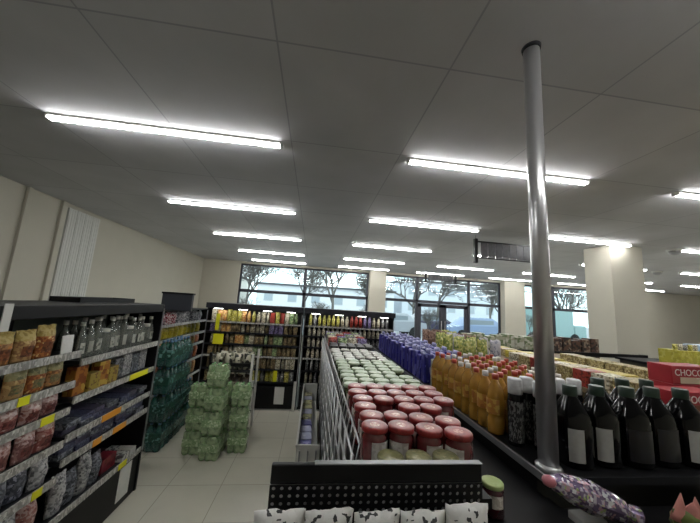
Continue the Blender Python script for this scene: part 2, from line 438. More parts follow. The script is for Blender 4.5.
kr2 = [pouch_mesh(.114, .142, .06, [KR[(i + 1) % 3]] + KTOP2, 10 + i, band=.7) for i in range(3)]
row(NB, SH[1], 6, 1.3, 2.03, LB[1] + .001, XF - .062, FACE, .12, 'pouch', 'paper_pouch', 'pouches on the left unit', kr2, ['tan kraft pouch', 'orange-brown kraft pouch', 'brown kraft pouch'])
RTOP = [pack('pale_pink_band', ('b89a94', 'c8b4ae', '9a7068', 'd8ccc6'), 80, .35), pack('maroon_window', ('64302c', '7c4640', '4a201e', '8e5a52'), 90, .3)]
rb = [pouch_mesh(.114, .106, .07, [RDB[i % 3]] + RTOP, 20 + i, band=.7) for i in range(3)]
row(NB, SH[2], 6, 1.3, 2.03, LB[2] + .001, XF - .058, FACE, .12, 'bag', 'snack_bag', 'bags on the left unit', rb, ['red-brown snack bag', 'pinkish snack bag', 'maroon snack bag'])
rb2 = [pouch_mesh(.114, .145, .07, [RDB[(i + 1) % 3]] + RTOP, 30 + i, band=.75) for i in range(3)]
row(NB, SH[3], 6, 1.3, 2.03, LB[3] + .001, XF - .058, FACE, .12, 'bag', 'snack_bag', 'bags on the left unit', rb2, ['pinkish snack bag', 'maroon snack bag', 'red-brown snack bag'])
gr = [pouch_mesh(.1, .145, .08, GRY[i % 3], 40 + i) for i in range(3)]
row(NB, SH[4], 6, 1.4, 2.03, LB[4] + .001, XF - .062, FACE, .12, 'bag', 'snack_bag', 'bags on the left unit', gr, ['dark grey bag', 'slate grey bag', 'pale grey bag'])
gr2 = [pouch_mesh(.11, .195, .09, (GRY[2], RDB[1], GRY[0])[i % 3], 50 + i) for i in range(3)]
row(NB, SH[5], 5, 1.45, 2.03, LB[5] + .001, XF - .062, FACE, .12, 'bag', 'snack_bag', 'bags on the left unit', gr2, ['pale grey bag', 'pinkish bag', 'dark grey bag'])
place(B().box(-.04, .04, -.002, .002, 0, .11).mesh('card', PAPER), 'price_card', 'white price card standing at the far end of the kraft pouches', 'card', (XF - .03, 1.975, LB[0] + .001), FACE, None, tilt=-.05)
# far bay: bottles and jars of clear glass
CLEAR = mat('clear_glass_bottle', 'aeb4ac', .06, trans=.7, coat=.5)
CAPW = mat('pale_cap', 'b7b5ac', .4)
clr = bottle_meshes([(.03, 0), (.032, .008), (.032, .11), (.026, .135), (.013, .155), (.012, .19)], [(.0145, .183), (.0145, .205)], CLEAR, CAPW, pack('clear_label', ('a9aaa0', '6a6e66', '3a3e3a'), 60), (.0325, .03, .09, .8, 0))
clr2 = bottle_meshes([(.034, 0), (.036, .008), (.036, .1), (.03, .12), (.03, .13)], [(.032, .125), (.032, .145)], CLEAR, CAPW)
for rI in range(2):
    for i in range(13):
        pr_ = clr if (i % 4 != 3) else clr2
        place(pr_, 'glass_bottle', '%s, %s along the top shelf of the far left bay, %s row' %
              ('clear glass bottle' if pr_ is clr else 'squat clear jar', ORD[i], ('front', 'back')[rI]), 'bottle',
              (XF - .06 - rI * .1 + random.uniform(-.01, .01), 2.115 + i * .067, RB[0] + .001), FACE, 'clear bottles on the left unit', (.95, .95, random.uniform(1.15, 1.3)))
obx = [box_mesh(.1, .06, .17, pack('orange_box_print', ('a06a2c', '7a3f20', 'b89a4a', 'd0b060'), 30)), box_mesh(.1, .06, .12, pack('ochre_box_print', ('94803a', '6a4a28', 'b0a060'), 60))]
row(FB, SH[1], 4, 2.1, 2.5, RB[1] + .001, XF - .058, FACE, .1, 'box', 'food_box', 'boxes on the left unit', obx, ['orange food box', 'ochre food box'])
wbx = [box_mesh(.1, .07, .15, GRY[0]), box_mesh(.1, .07, .17, GRY[2])]
for i in range(4):
    place(wbx[i % 2], 'food_box', '%s, %s past the orange boxes on the far left bay' % (('dark box', 'grey-white box')[i % 2], ORD[i]), 'box', (XF - .1, 2.56 + i * .108, RB[1] + .001), FACE, 'boxes on the left unit')
fl = [box_mesh(.12, .2, .035, m_) for m_ in (GRY[0], BLU[0], BLU[1])]
for lv, z, nn in ((2, RB[2], 7), (3, RB[3], 7)):
    for i in range(nn):
        for q in range(2 if lv == 2 else 3):
            k = (i + q + lv) % 3
            place(fl[k], 'flat_pack', '%s in the %s pile, %s shelf, far left bay, %s from base' % (('dark grey flat pack', 'navy flat pack', 'grey-violet flat pack')[k], ORD[i], SH[lv], ORD[q]), 'pack',
                  (XF - .13 + random.uniform(-.012, .012), 2.13 + i * .125, z + .001 + q * .0362), FACE + random.uniform(-.06, .06), 'flat packs on the left unit')
low = [pouch_mesh(.1, .23, .09, GRY[2], 61), pouch_mesh(.1, .2, .09, GRY[0], 62)]
row(FB, SH[5], 4, 2.1, 2.52, RB[4] + .001, XF - .062, FACE, .1, 'bag', 'snack_bag', 'bags on the left unit', low, ['pale grey bag', 'dark grey bag'])
place(box_mesh(.16, .1, .1, pack('crimson_box', ('7a2430', '5a1822', '96404a'), 30)), 'food_box', 'crimson box on the bottom shelf of the far left bay', 'box', (XF - .1, 2.62, RB[4] + .001), FACE)
wp = box_mesh(.08, .2, .05, pack('white_flat_print', ('b8b8b2', '55565a', 'd0d0ca'), 40))
for i in range(2): place(wp, 'flat_pack', 'white flat pack beside the crimson box on the bottom shelf, %s' % ('nearer one', 'farther one')[i], 'pack', (XF - .11, 2.76 + i * .1, RB[4] + .001), FACE)
# on top of that unit
t = thing('flat_tray', 'flat black tray lying on top of the left shelf unit', 'tray', (-1.78, 2.62, 1.621))
part('base', B().box(-.1, .1, -.32, .32, 0, .008), BLACK, t)
for (a, b_, c, d) in ((-.1, -.092, -.32, .32), (.092, .1, -.32, .32), (-.1, .1, -.32, -.312), (-.1, .1, .312, .32)): part('rim', B().box(a, b_, c, d, .008, .035), BLACK, t)

# ------------------------------------------------------------------ second wall unit, left back
g2 = thing('shelf_unit', 'shelf unit with yellow and red packets behind the dark green bottles', 'shelf', (-1.95, 4.75, 0))
part('back_panel', B().box(-.5, -.47, -1.3, .9, .02, 1.5), DKBACK, g2)
for y in (-1.3, .88): part('end_panel', B().box(-.5, 0, y, y + .02, 0, 1.5), BLACK, g2)
part('kick_panel', B().box(-.47, -.02, -1.28, .88, 0, .12), BLACK, g2)
Z2 = [.14, .42, .68, .92, 1.1, 1.3]
for z in Z2:
    s = part('shelf', B().box(-.47, -.006, -1.278, .878, z - .02, z), DARK, g2)
    part('price_rail', B().box(-.006, .004, -1.27, .87, z - .028, z + .01), RAIL, s)
def pk(nm, *cols): return pack(nm, cols, 80, .35)
C2 = {0: [pk('c_brown', '94703f', '5c4028', 'b89c68')], 1: [pk('c_amber', 'b88440', '7a5028', 'd0b068'), pk('c_olive', '7e7c44', '4c5028', 'a8a868')],
      2: [pk('c_orange', 'b0602c', '7a3c1c', 'd0a868'), pk('c_plum', '5a3a44', '3a2430', '987884')], 3: [pk('c_orange2', 'b86a38', '803c24', 'd8b890'), pk('c_amber2', 'a88434', '6a5020', 'd0b870')],
      4: [pk('c_yellow', 'a89a28', '7c7420', 'c8bc50')], 5: [pk('c_redwhite', '8a2034', 'c8c0c0', '5a1424', 'a84a5a'), pk('c_white', 'b0b0b0', '6a6a74', '3a3a44', 'd8d8d8')]}
N2 = {0: 'brown packet', 1: 'amber packet', 2: 'orange packet', 3: 'orange-cream packet', 4: 'yellow packet', 5: 'red-and-white packet'}
for l, z in enumerate(Z2):
    hh = (Z2 + [1.5])[l + 1] - z - .034
    ms = [pouch_mesh(.14, min(hh, .24) / 1.0, .08, m_, 70 + l) for m_ in C2[l]]
    for i in range(13):
        k = i % len(ms) if l < 5 else (0 if i < 7 else 1)
        nm = N2[l] if k == 0 else {1: 'olive packet', 2: 'plum packet', 3: 'amber packet', 5: 'white packet'}[l]
        place(ms[k], 'food_packet', '%s, %s along the %s shelf of the unit behind the green bottles' % (nm, ORD[i], SH[5 - l]), 'packet',
              (-1.95 - .08 + random.uniform(-.01, .01), 3.55 + i * .16, z + .001), FACE + random.uniform(-.15, .15), 'packets on the left back unit')
t = thing('black_crate', 'dark folded crate standing on top of the left back unit', 'crate', (-1.9, 4.3, 1.501))
part('board', B().box(-.2, .2, -.03, .03, 0, .24, .006), mat('slate_crate', '2e3138', .5), t)
part('lip', B().box(-.21, .21, -.04, .04, .225, .25, .004), BLACK, t)
part('top_board', B().box(-.5, 0, -1.3, .9, 1.485, 1.5), BLACK, g2)

# ------------------------------------------------------------------ bottle packs on the floor
def pack_proto(nx, ny, r, h, bm_, capm, labm, film, top=.8):
    w, d = nx * 2 * r, ny * 2 * r
    out = []
    bmesh_ = B().lathe([(r * .8, 0), (r * .97, .01), (r * .97, h * .3), (r * .9, h * .36), (r * .97, h * .42), (r * .97, h * .68), (r * .5, h * .86), (r * .3, h * .9), (r * .3, h * .93)], 10).mesh('bottle', bm_)
    cap = B().lathe([(r * .36, h * .92), (r * .36, h)], 10).mesh('cap', capm)
    for i in range(nx):
        for j in range(ny):
            o_ = ((i - (nx - 1) / 2) * 2 * r, (j - (ny - 1) / 2) * 2 * r, 0)
            out.append(('bottle', bmesh_, o_)); out.append(('cap', cap, o_))
    b = B().box(-w / 2 - .002, w / 2 + .002, -d / 2 - .002, d / 2 + .002, .004, h * top, .02)
    out.append(('shrink_film', b.mesh('shrink_film', film), (0, 0, 0)))
    b = B().box(-w / 2 - .004, w / 2 + .004, -d / 2 - .004, d / 2 + .004, h * .36, h * .66, .004)
    out.append(('label_band', b.mesh('label_band', labm), (0, 0, 0)))
    return out
GB = mat('dark_green_plastic', '0f3d30', .15, coat=.5)
gpk = pack_proto(3, 2, .044, .295, GB, mat('blue_cap', '5a7ea0', .4), pack('water_label', ('143c30', '1c4a3c', '6f9a94', '0e2c24'), 40), film_mat('clear_film', '5f8a88', .3))
k = 0
for j, yy in enumerate((3.74, 4.03, 4.32)):
    for i in range((4, 4, 2)[j]):
        place(gpk, 'bottle_pack', 'dark green bottle six-pack, %s by the left shelves, %s from the floor' % (('nearest stack', 'middle stack', 'farthest short stack')[j], ORD[i]), 'bottle pack',
              (-1.65 + random.uniform(-.008, .008) - .012 * j, yy, .001 + i * .2965), FACE + random.uniform(-.03, .03), 'dark green water packs')
LGB = mat('light_green_plastic', '86a674', .2, coat=.4)
lpk = pack_proto(3, 2, .033, .245, LGB, mat('green_cap', '4f8a4a', .4), pack('lime_label', ('90a47e', '728e62', 'b6c4a4', '546c48'), 60), film_mat('green_film', 'a2b48e', .5), .97)
for (x, y, n, lab) in ((-.99, 3.50, 4, 'front middle stack'), (-1.205, 3.62, 3, 'left stack'), (-.75, 3.66, 3, 'right stack'), (-.985, 3.70, 3, 'stack behind the middle one')):
    for i in range(n):
        place(lpk, 'bottle_pack', 'light green bottle six-pack in the %s, %s from the floor' % (lab, ORD[i]), 'bottle pack',
              (x + random.uniform(-.008, .008), y, .001 + i * .2465), random.uniform(-.05, .05), 'light green bottle packs')
# display rack behind them
t = thing('display_rack', 'low black display rack with white corner posts behind the light green bottles', 'rack', (-.99, 4.15, 0))
for (x, y) in ((-.26, -.2), (.26, -.2), (-.26, .2), (.26, .2)):
    part('post', B().box(x - .015, x + .015, y - .015, y + .015, 0, 1.02, .003), WHITEM if x > 0 else BLACK, t)
for z in (.2, .5, .8): part('shelf', B().box(-.245, .245, -.2, .2, z - .015, z), BLACK, t)
part('edge_board', B().box(-.245, .245, -.215, -.2, .86, .9), BLACK, t)
CH = [pack('cream_dark_print_%d' % i, c, 22, .4) for i, c in enumerate((('2a2a26', 'b8b4a0', '6a6a58', 'd8d4c4'), ('3a2c24', '7a6a54', 'b0a890')))]
for l, z in enumerate((.2, .5, .8)):
    for i in range(4):
        for r_ in range(2):
            k = 0 if l == 2 else 1
            place(pouch_mesh(.105, .2, .08, CH[k], 90 + i), 'snack_bag', '%s on the %s tier of the low rack, %s from left, %s row' % (('black-and-cream bag', 'brown bag')[k], ('bottom', 'middle', 'top')[l], ORD[i], ('front', 'back')[r_]), 'bag',
                  (-.99 - .18 + i * .12, 4.05 + r_ * .17, z + .001), random.uniform(-.2, .2), 'bags on the low display rack')

# ------------------------------------------------------------------ back units (two bays across the aisle end)
PC = [pk('p_orange', 'b87040', 'd8ac60', '8a4020', 'e4d0a0', '6a3820'), pk('p_yellow', 'c0b850', '7c7a34', 'e0d890', '4a4a20'), pk('p_green', '6a8658', 'acba8c', '3a4a30', 'd8d8b8'),
      pk('p_violet', '6a5c88', '9a90b8', '3a3450', 'd0c8dc'), pk('p_tan', 'a08e68', '6a5a40', 'ccc0a0', '4a3c2c', 'b07a48'), pk('p_grey', '8e8e8c', '4c4c50', 'c8c8c4', '2a2a2e'), pk('p_cream', 'c4bca4', '7a745e', 'e0dccc', '544c40'), pk('p_red', '9a3a30', '5a1c18', 'c89a88')]
PN = ['orange', 'yellow', 'green', 'violet', 'tan', 'grey', 'cream', 'red']
ZB = [.41, .61, .81, .99, 1.17, 1.34]
LVPAL = {0: [[4, 6, 1, 5], [6, 5]], 1: [[4, 6, 4, 6], [5, 6]], 2: [[4, 6, 2, 4], [6, 5]], 3: [[4, 0, 6, 2, 4], [6, 5, 5]], 4: [[0, 4, 6, 3, 4], [6, 5, 6]], 5: [[0, 1, 0, 6, 7, 2], [1, 1, 1, 6, 7, 3, 6, 5]]}
shp = [box_mesh(.09, .1, .135, m_, .003) for m_ in PC]
pch = [pouch_mesh(.1, .14, .08, m_, 120 + i) for i, m_ in enumerate(PC)]
cup = [B().lathe([(.034, 0), (.038, .09), (.033, .1), (.02, .125), (.02, .14)], 10).mesh('tub', m_) for m_ in PC]
for bay, (x0, x1) in enumerate(((-1.72, -.17), (-.15, 1.42))):
    u = thing('shelf_unit', ('dark shelf unit full of orange and tan packets facing down the aisle', 'dark shelf unit of pale tubs behind the mesh-sided jar island')[bay], 'shelf', ((x0 + x1) / 2, 5.0, 0))
    w = (x1 - x0) / 2
    part('back_panel', B().box(-w, w, .45, .48, .02, 1.57), DKBACK, u)
    for s_ in (-1, 1):
        part('upright', B().box(s_ * w - .02 * (s_ > 0), s_ * w + .02 * (s_ < 0), -.04, .45, 0, 1.57, .003), BLACK, u)
        part('edge_trim', B().box(s_ * (w - .012) - .007, s_ * (w - .012) + .007, -.05, -.041, .05, 1.5), GREYM, u)
    cn = part('canopy', B().box(-w, w, -.1, .45, 1.57, 1.63, .004).box(-w, w, -.12, -.1, 1.545, 1.63), mat('canopy_navy', '1c1d26', .5), u)
    for q in range(4):
        xx = -w + 2 * w * (q + .5) / 4
        part('spot_and_fill_strip', B().box(xx - .07, xx + .07, -.115, -.107, 1.538, 1.545).box(xx - .14, xx + .14, -.09, -.05, 1.559, 1.569), mat('canopy_led_and_fill', (1, 1, .97), .5, emit=9), cn)  # wide rear strip, hidden by the fascia, is added to brighten the shelves
    part('kick_panel', B().box(-w + .02, w - .02, -.1, -.085, .03, .37), BLACK, u)
    part('plinth', B().box(-w + .02, w - .02, -.08, .44, 0, .05), WHITEM, u)
    if bay == 0:
        part('notice_sheet', B().box(.43, .58, -.104, -.101, .1, .36), PAPER, u, label='white paper notice')
        part('corner_guard', B().box(.05, .1, -.12, -.1, 0, .45), WHITEM, u)
        part('corner_guard', B().box(.72, .765, -.12, -.1, 0, .45), WHITEM, u)
        part('promo_card', B().box(-.61, -.55, -.075, -.07, 1.2, 1.46), YELLOW, u, label='yellow vertical promo card')
        part('promo_card', B().box(-.62, -.46, -.075, -.07, .98, 1.14), YELLOW, u, label='yellow promo card')
        part('promo_card', B().box(.38, .44, -.075, -.07, .43, .6), YELLOW, u, label='small yellow promo card')
    for l, z in enumerate(ZB):
        s = part('shelf', B().box(-w + .02, w - .02, -.04, .45, z - .02, z), DARK, u)
        part('price_rail', B().box(-w + .025, w - .025, -.046, -.04, z - .024, z + .004), RAIL if l % 3 == 2 else DARK, s)
        n = 18; pal = LVPAL[l][bay]
        for i in range(n):
            k = pal[int(i * len(pal) / n)] if random.random() < .72 else random.choice(pal)
            kind = (cup if bay == 1 else random.choice((shp, pch, pch, cup)))
            word = 'tub' if kind is cup else 'box' if kind is shp else 'pouch'
            place(kind[k], {'tub': 'food_tub', 'box': 'food_box', 'pouch': 'food_pouch'}[word],
                  '%s %s on the %s shelf of the %s back unit, %s from left' % (PN[k], word, SH[5 - l], ('left', 'right')[bay], ORD[i]), word,
                  ((x0 + x1) / 2 - w + .07 + (2 * w - .14) * (i + .5) / n, 5.025 + random.uniform(-.005, .012), z + .001), random.uniform(-.02, .02), 'packs on the back units', (.78, 1, ((ZB + [1.56])[l + 1] - z - .03) / .14 * random.uniform(.9, 1)))

# ------------------------------------------------------------------ jar island
j = thing('jar_island', 'black display island with a mesh side crowded with jars', 'display', (.45, 2.7, 0))
part('deck', B().box(-.26, .26, -1.42, 1.9, 1.11, 1.14).box(-.26, .16, -1.76, -1.42, 1.11, 1.14), BLACK, j)
part('body', B().box(-.24, .24, -1.4, 1.88, 0, 1.11).box(-.24, .14, -1.74, -1.4, 0, 1.11), BLACK, j)
MESHM = mat('mesh_wire', 'c4c5c7', .35, .4)
mp_ = B()
yy = -1.62
while yy < 1.88:
    mp_.tube((-.275, yy, .42), (-.275, yy, 1.2), .007, seg=6); yy += .2
for z in (.42, .55, .7, .85, 1.0, 1.1, 1.2): mp_.tube((-.275, -1.62, z), (-.275, 1.88, z), .0055, seg=5)
part('mesh_side', mp_, MESHM, j, label='grey wire mesh side')
mp_ = B()
yy = -1.6
while yy < 1.88:
    mp_.tube((-.262, yy, 1.14), (-.248, yy, 1.23), .003, seg=5); yy += .09
mp_.tube((-.248, -1.6, 1.23), (-.248, 1.88, 1.23), .005, seg=5)
part('jar_fence', mp_, MESHM, j)
# perforated end-cap back panel facing the camera
def perforated(x0, x1, z0, z1, nx, nz, r, y0, y1):
    b = B(); seg = 8; cw, ch = (x1 - x0) / nx, (z1 - z0) / nz
    for i in range(nx):
        for k in range(nz):
            cx, cz = x0 + cw * (i + .5), z0 + ch * (k + .5)
            sqv = []; ci = []
            for q in range(seg):
                a = 2 * PI * q / seg
                c, d = math.cos(a), math.sin(a); n = 1 / max(abs(c), abs(d))
                sqv.append(b.bm.verts.new((cx + cw / 2 * c * n, y0, cz + ch / 2 * d * n)))
                ci.append((b.bm.verts.new((cx + r * c, y0, cz + r * d)), b.bm.verts.new((cx + r * c, y1, cz + r * d))))
            for q in range(seg):
                p = (q + 1) % seg
                b.bm.faces.new((sqv[q], sqv[p], ci[p][0], ci[q][0]))
                b.bm.faces.new((ci[q][0], ci[p][0], ci[p][1], ci[q][1]))
    return b
e = thing('end_cap', 'black perforated end-cap shelf in front of the jar island', 'shelf', (.24, .92, 0))
part('header', B().box(-.325, .325, 0, .02, 1.198, 1.25, .004), BLACK, e)
part('perforated_panel', perforated(-.325, .325, 1.118, 1.198, 28, 4, .0052, 0, .003), BLACK, e)
part('added_backing_plate', B().box(-.325, .325, .004, .01, .95, 1.198), mat('added_backing_white', 'c8c8c8', .6), e)  # white plate added behind the holes so that they show pale
part('lower_panel', B().box(-.325, .325, 0, .003, .1, 1.118), BLACK, e)
part('top_edge', B().box(-.2, .325, -.001, .021, 1.25, 1.253), GREYM, e)
part('shelf', B().box(-.325, .325, -.3, 0, .97, .99), BLACK, e)
part('shelf', B().box(-.325, .325, -.3, 0, .55, .57), BLACK, e)
part('base', B().box(-.325, .325, -.3, .02, 0, .1), BLACK, e)
WB = pack('white_bag_print', ('dad9d6', 'cfcecb', 'd4d3d0', 'c8c7c4', '2c2c2e', '4a4a4c'), 75, .5)
for i in range(5):
    place(pouch_mesh(.132, .205, .07, WB, 200 + i, gus=False), 'white_bag', 'white bag with dark marks against the perforated panel, %s from left' % ORD[i], 'bag', (-.045 + i * .131, .855, .991), random.uniform(-.12, .12), 'white bags on the end cap', (1, 1, random.uniform(.86, .93)), tilt=random.uniform(-.03, .02))

LIDR = [pack('red_lid', ('7a2020', '862a28', '6c1a1a', '963a36'), 60, .28), pack('red_lid_print', ('9a4c44', 'b07a6c', 'c8a898', '7a2a26'), 110, .3)]
RJ = mat('beet_red_contents', '64282a', .12, coat=.9, noise=.5, scale=40)
JL = pack('jar_label_print', ('d0cac4', 'b8b0aa', 'd8d4ce', '8a5048'), 70)
redj = jar_meshes(.049, .152, .02, RJ, LIDR, JL, -.75)
redj2 = jar_meshes(.049, .152, .02, RJ, LIDR, JL, .25)
LIDG = pack('pale_green_lid', ('8a9a7c', '9cac90', '78886a', 'b4bca6', '56644a'), 55, .35)
LIDGG = pack('olive_gold_lid', ('62623e', '74724c', '50502e', '8a8664', '3a3822'), 90, .3)
LIDW = pack('white_lid', ('a8a8a0', 'bcbcb4', '8a8a84', 'd0d0c8', '5a5a56'), 55, .4)
LIDD = mat('dark_lid', '3a3c3c', .35, noise=.4, scale=60)
GJ = mat('pickle_contents', '39402a', .15, coat=.8, noise=.5, scale=40)
DJ = mat('dark_contents', '241c1a', .15, coat=.8, noise=.5, scale=40)
smj = jar_meshes(.044, .10, .016, GJ, LIDGG, JL)
grj = jar_meshes(.048, .125, .018, GJ, LIDG, pack('green_jar_label', ('a0a890', '4a5a3a', 'c8c8b8'), 50))
whj = jar_meshes(.046, .115, .018, DJ, LIDW, pack('white_jar_label', ('a8a8a0', '4a4a48', 'c8c8c4'), 50))
dkj = jar_meshes(.046, .13, .018, DJ, LIDD, JL)
ZT = 1.141
for c in range(3):
    place(smj, 'small_jar', 'low olive-lidded jar behind the black panel edge, %s from left' % ORD[c], 'jar', (.29 + c * .095, .995, ZT), random.uniform(-.3, .3), 'olive-lidded jars')
rows = 0
def jar_block(proto_f, name, word, group, y0, n, step, holes=(), cols=5, x0=.262, dx=.1):
    for r_ in range(n):
        for c in range(cols):
            if (r_, c) in holes: continue
            y = y0 + r_ * step - (.05 if c == 3 else .02 if c == 2 else 0) * (r_ < 2) * (group == 'red-lidded jars') + random.uniform(-.0015, .0015)
            place(proto_f(r_, c), name, '%s, %s row of its kind on the jar island, %s from left' % (word, ORD[r_], ORD[c]), 'jar',
                  (x0 + c * dx + (.004 if r_ % 2 else -.004) + random.uniform(-.0008, .0008), y, ZT), random.uniform(-.5, .4), group)
jar_block(lambda r_, c: redj if (r_ + c) % 2 else redj2, 'red_lid_jar', 'red-lidded jar', 'red-lidded jars', 1.105, 6, .102, holes=((2, 1), (2, 4), (0, 4), (1, 4)), cols=5)
jar_block(lambda r_, c: grj, 'green_lid_jar', 'pale green-lidded jar', 'green-lidded jars', 1.755, 8, .1035, holes=((3, 4), (5, 1)))
jar_block(lambda r_, c: whj, 'white_lid_jar', 'white-lidded jar', 'white-lidded jars', 2.60, 6, .105, holes=((0, 2), (0, 3), (4, 1), (5, 4)))
jar_block(lambda r_, c: dkj, 'dark_lid_jar', 'dark-lidded jar', 'dark-lidded jars', 3.26, 3, .105)
mx_ = [pouch_mesh(.12, .17, .08, m_, 500 + i) for i, m_ in enumerate((PC[7], PC[2], PC[6], PC[3], PC[5]))]
for r_ in range(5):
    for c in range(4):
        k = (r_ * 2 + c) % 5
        place(mx_[k], 'food_pouch', '%s pouch at the far end of the jar island, %s row back, %s from left' % (('red', 'green', 'cream', 'violet', 'grey')[k], ORD[r_], ORD[c]), 'pouch', (.27 + c * .125, 3.68 + r_ * .18, ZT), random.uniform(-.3, .3), 'pouches on the jar island')

# white-framed bin beside the mesh
t = thing('open_bin', 'white-framed open bin of pale packs beside the mesh side of the island', 'bin', (.045, 3.6, 0))
part('base', B().box(-.1, .1, -.95, .95, 0, .06), WHITEM, t)
for y in (-.95, .93): part('end_panel', B().box(-.1, .1, y, y + .02, .06, .52), WHITEM, t)
part('front_glass', B().box(-.1, -.096, -.93, .93, .06, .5), GLASS, t)
part('top_rail', B().box(-.106, -.09, -.95, .95, .5, .52), WHITEM, t)
part('deck', B().box(-.09, .1, -.93, .93, .26, .28), WHITEM, t)
for x in (-.07, 0, .07): part('rib', B().box(x - .006, x + .006, -.965, -.951, .06, .48), GREYM, t)
bl = [box_mesh(.11, .15, .13, pack('pale_blue_print', ('a4a8c4', 'c0c4d4', '5a5aa0'), 30)), box_mesh(.11, .15, .13, pack('indigo_print', ('4a4a8a', '8a8ab8', 'c0c0d8'), 30)), box_mesh(.11, .15, .13, pack('pale_yellow_print', ('a8a478', '6a6850', 'c8c4a0'), 30))]
for i in range(11):
    k = (0, 1, 0, 0, 1, 2, 0, 2, 2, 0, 2)[i]
    place(bl[k], 'food_box', '%s box in the white-framed bin, %s from the near end' % (('pale blue', 'indigo', 'pale yellow')[k], ORD[i]), 'box', (.02, 2.76 + i * .165, .281), random.uniform(-.1, .1), 'boxes in the open bin')

# ------------------------------------------------------------------ right-hand bottle gondola
g3 = thing('bottle_gondola', 'long black low gondola carrying the oil and dark bottles', 'shelf', (1.5, 3.4, 0))
part('deck', B().box(-.47, .5, -2.2, 1.4, 1.02, 1.05), BLACK, g3)
part('body', B().box(-.44, .47, -2.1, 1.37, .05, 1.02), BLACK, g3)
part('plinth', B().box(-.4, .45, -2.05, 1.3, 0, .05), DARK, g3)
part('price_rail', B().box(-.482, -.47, -2.2, 1.4, 1.032, 1.062), GREYM, g3, label='grey price rail')
part('front_lip', B().box(-.47, .5, -2.212, -2.2, 1.03, 1.06), DARK, g3)
part('side_tray', B().box(-.785, -.47, -2.4, 1.4, .95, .97).box(-.885, -.785, -2.4, -2.13, .95, .97), BLACK, g3)
part('tray_bracket', B().box(-.6, -.44, -2.3, -2.28, .82, .95).box(-.6, -.44, 0, .02, .82, .95).box(-.6, -.44, 1.3, 1.32, .82, .95), BLACK, g3)
part('end_shelf', B().box(-.468, .5, -2.38, -2.215, .93, .95).box(-.42, .5, -2.6, -2.38, .93, .95), BLACK, g3)
part('end_side', B().box(.48, .5, -2.6, -2.12, .05, .93), BLACK, g3)
part('end_side', B().box(-.42, -.4, -2.6, -2.12, .05, .93), BLACK, g3)

place(jar_meshes(.04, .115, .016, mat('plum_contents', '4a1c26', .15, coat=.8, noise=.4, scale=40), mat('yellow_green_lid', 'a6b878', .35, noise=.2, scale=60), JL, -.4), 'small_jar', 'single jar with a yellow-green lid standing alone on the dark side tray', 'jar', (.735, 1.13, .971), .1)

AMB = mat('amber_oil', 'b48638', .1, trans=.3, coat=.5, noise=.15, scale=14)
LIDO = mat('red_bottle_cap', 'a84430', .4, noise=.2)
WCAP = mat('white_bottle_cap', 'c8c4bc', .4)
OL = pack('oil_label', ('c4a050', 'b0783c', 'd0b878', '9a6030', 'c8a848'), 45)
oprof = [(.042, 0), (.048, .008), (.048, .08), (.044, .09), (.048, .1), (.048, .19), (.04, .235), (.018, .275), (.015, .3)]
oilA = bottle_meshes(oprof, [(.018, .287), (.018, .316)], AMB, LIDO, OL, (.0485, .105, .185, 1.0, 0))
oilB = bottle_meshes(oprof, [(.018, .287), (.018, .316)], AMB, WCAP, OL, (.0485, .105, .185, 1.0, 0))
for r_ in range(9):
    for c in range(6):
        k = random.random() < .4
        place(oilB if k else oilA, 'oil_bottle', 'amber oil bottle with a %s cap, %s row back, %s from the rail' % ('white' if k else 'red', ORD[r_], ORD[c]), 'bottle',
              (1.095 + c * .1, 1.64 + r_ * .1, 1.051), random.uniform(-1.2, 0), 'amber oil bottles', (1, 1, random.uniform(.97, 1.03)))
# dark bottles with white tops beside the pole
DKB = mat('near_black_bottle', '08080a', .12, spec=.4)
WTL = pack('white_text_label', ('121214', '161618', '70706e', '121214', '161618', '5a5a58'), 210, .4, (1, 1, .35))
dwb = bottle_meshes([(.036, 0), (.041, .008), (.041, .21), (.036, .25), (.026, .28)], [(.034, .25), (.036, .265), (.036, .325), (.03, .332)], DKB, mat('white_shrink_cap', 'b4b4b4', .35, noise=.35, scale=50), WTL, (.0415, .02, .22, 1.4, 0))
for c, (x, y) in enumerate(((1.115, 1.5), (1.215, 1.44), (1.21, 1.535), (1.305, 1.49), (1.40, 1.53), (1.5, 1.53))):
    place(dwb, 'sauce_bottle', 'dark bottle with a white top and text label, %s rightward from the oil bottles' % ORD[c], 'bottle', (x, y, 1.051), random.uniform(-.4, .1), 'white-topped dark bottles')
# big black bottles in the front
BB = mat('black_glass', '060607', .1, spec=.4)
GC = mat('dark_green_cap', '1a2c22', .4, noise=.2)
bprof = [(.066, 0), (.073, .01), (.073, .2), (.068, .225), (.03, .295), (.024, .305), (.024, .315)]
bcap = [(.03, .302), (.031, .306), (.031, .345), (.028, .348)]
PLAB = mat('grey_white_label', 'a0a09c', .7, noise=.15, scale=40)
big = bottle_meshes(bprof, bcap, BB, GC, PLAB, (.0742, .03, .17, .42, -.45), 20, 1.35)
big2 = bottle_meshes(bprof, bcap, BB, GC, pack('black_label_blue_glint', ('101014', '14141c', '101014', '20208a'), 30), (.0742, .03, .17, .7, -.1), 20, 1.35)  # blue patches in the label colour stand in for a glint on the glass
for c in range(5):
    pr_ = big if c in (0, 1, 4) else big2
    place(pr_, 'black_bottle', 'big black bottle with %s, %s from the pole in the front row' % ('a pale label' if pr_ is big else 'a dark label', ORD[c]), 'bottle', (1.275 + c * .158, 1.325 + .01 * (c % 2), 1.051), random.uniform(-.15, .1), 'big black bottles')
for c in range(3):
    place(big2, 'black_bottle', 'big black bottle in the back row, %s from the right' % ORD[2 - c], 'bottle', (1.62 + c * .158, 1.5, 1.051), random.uniform(-.2, .2), 'big black bottles')
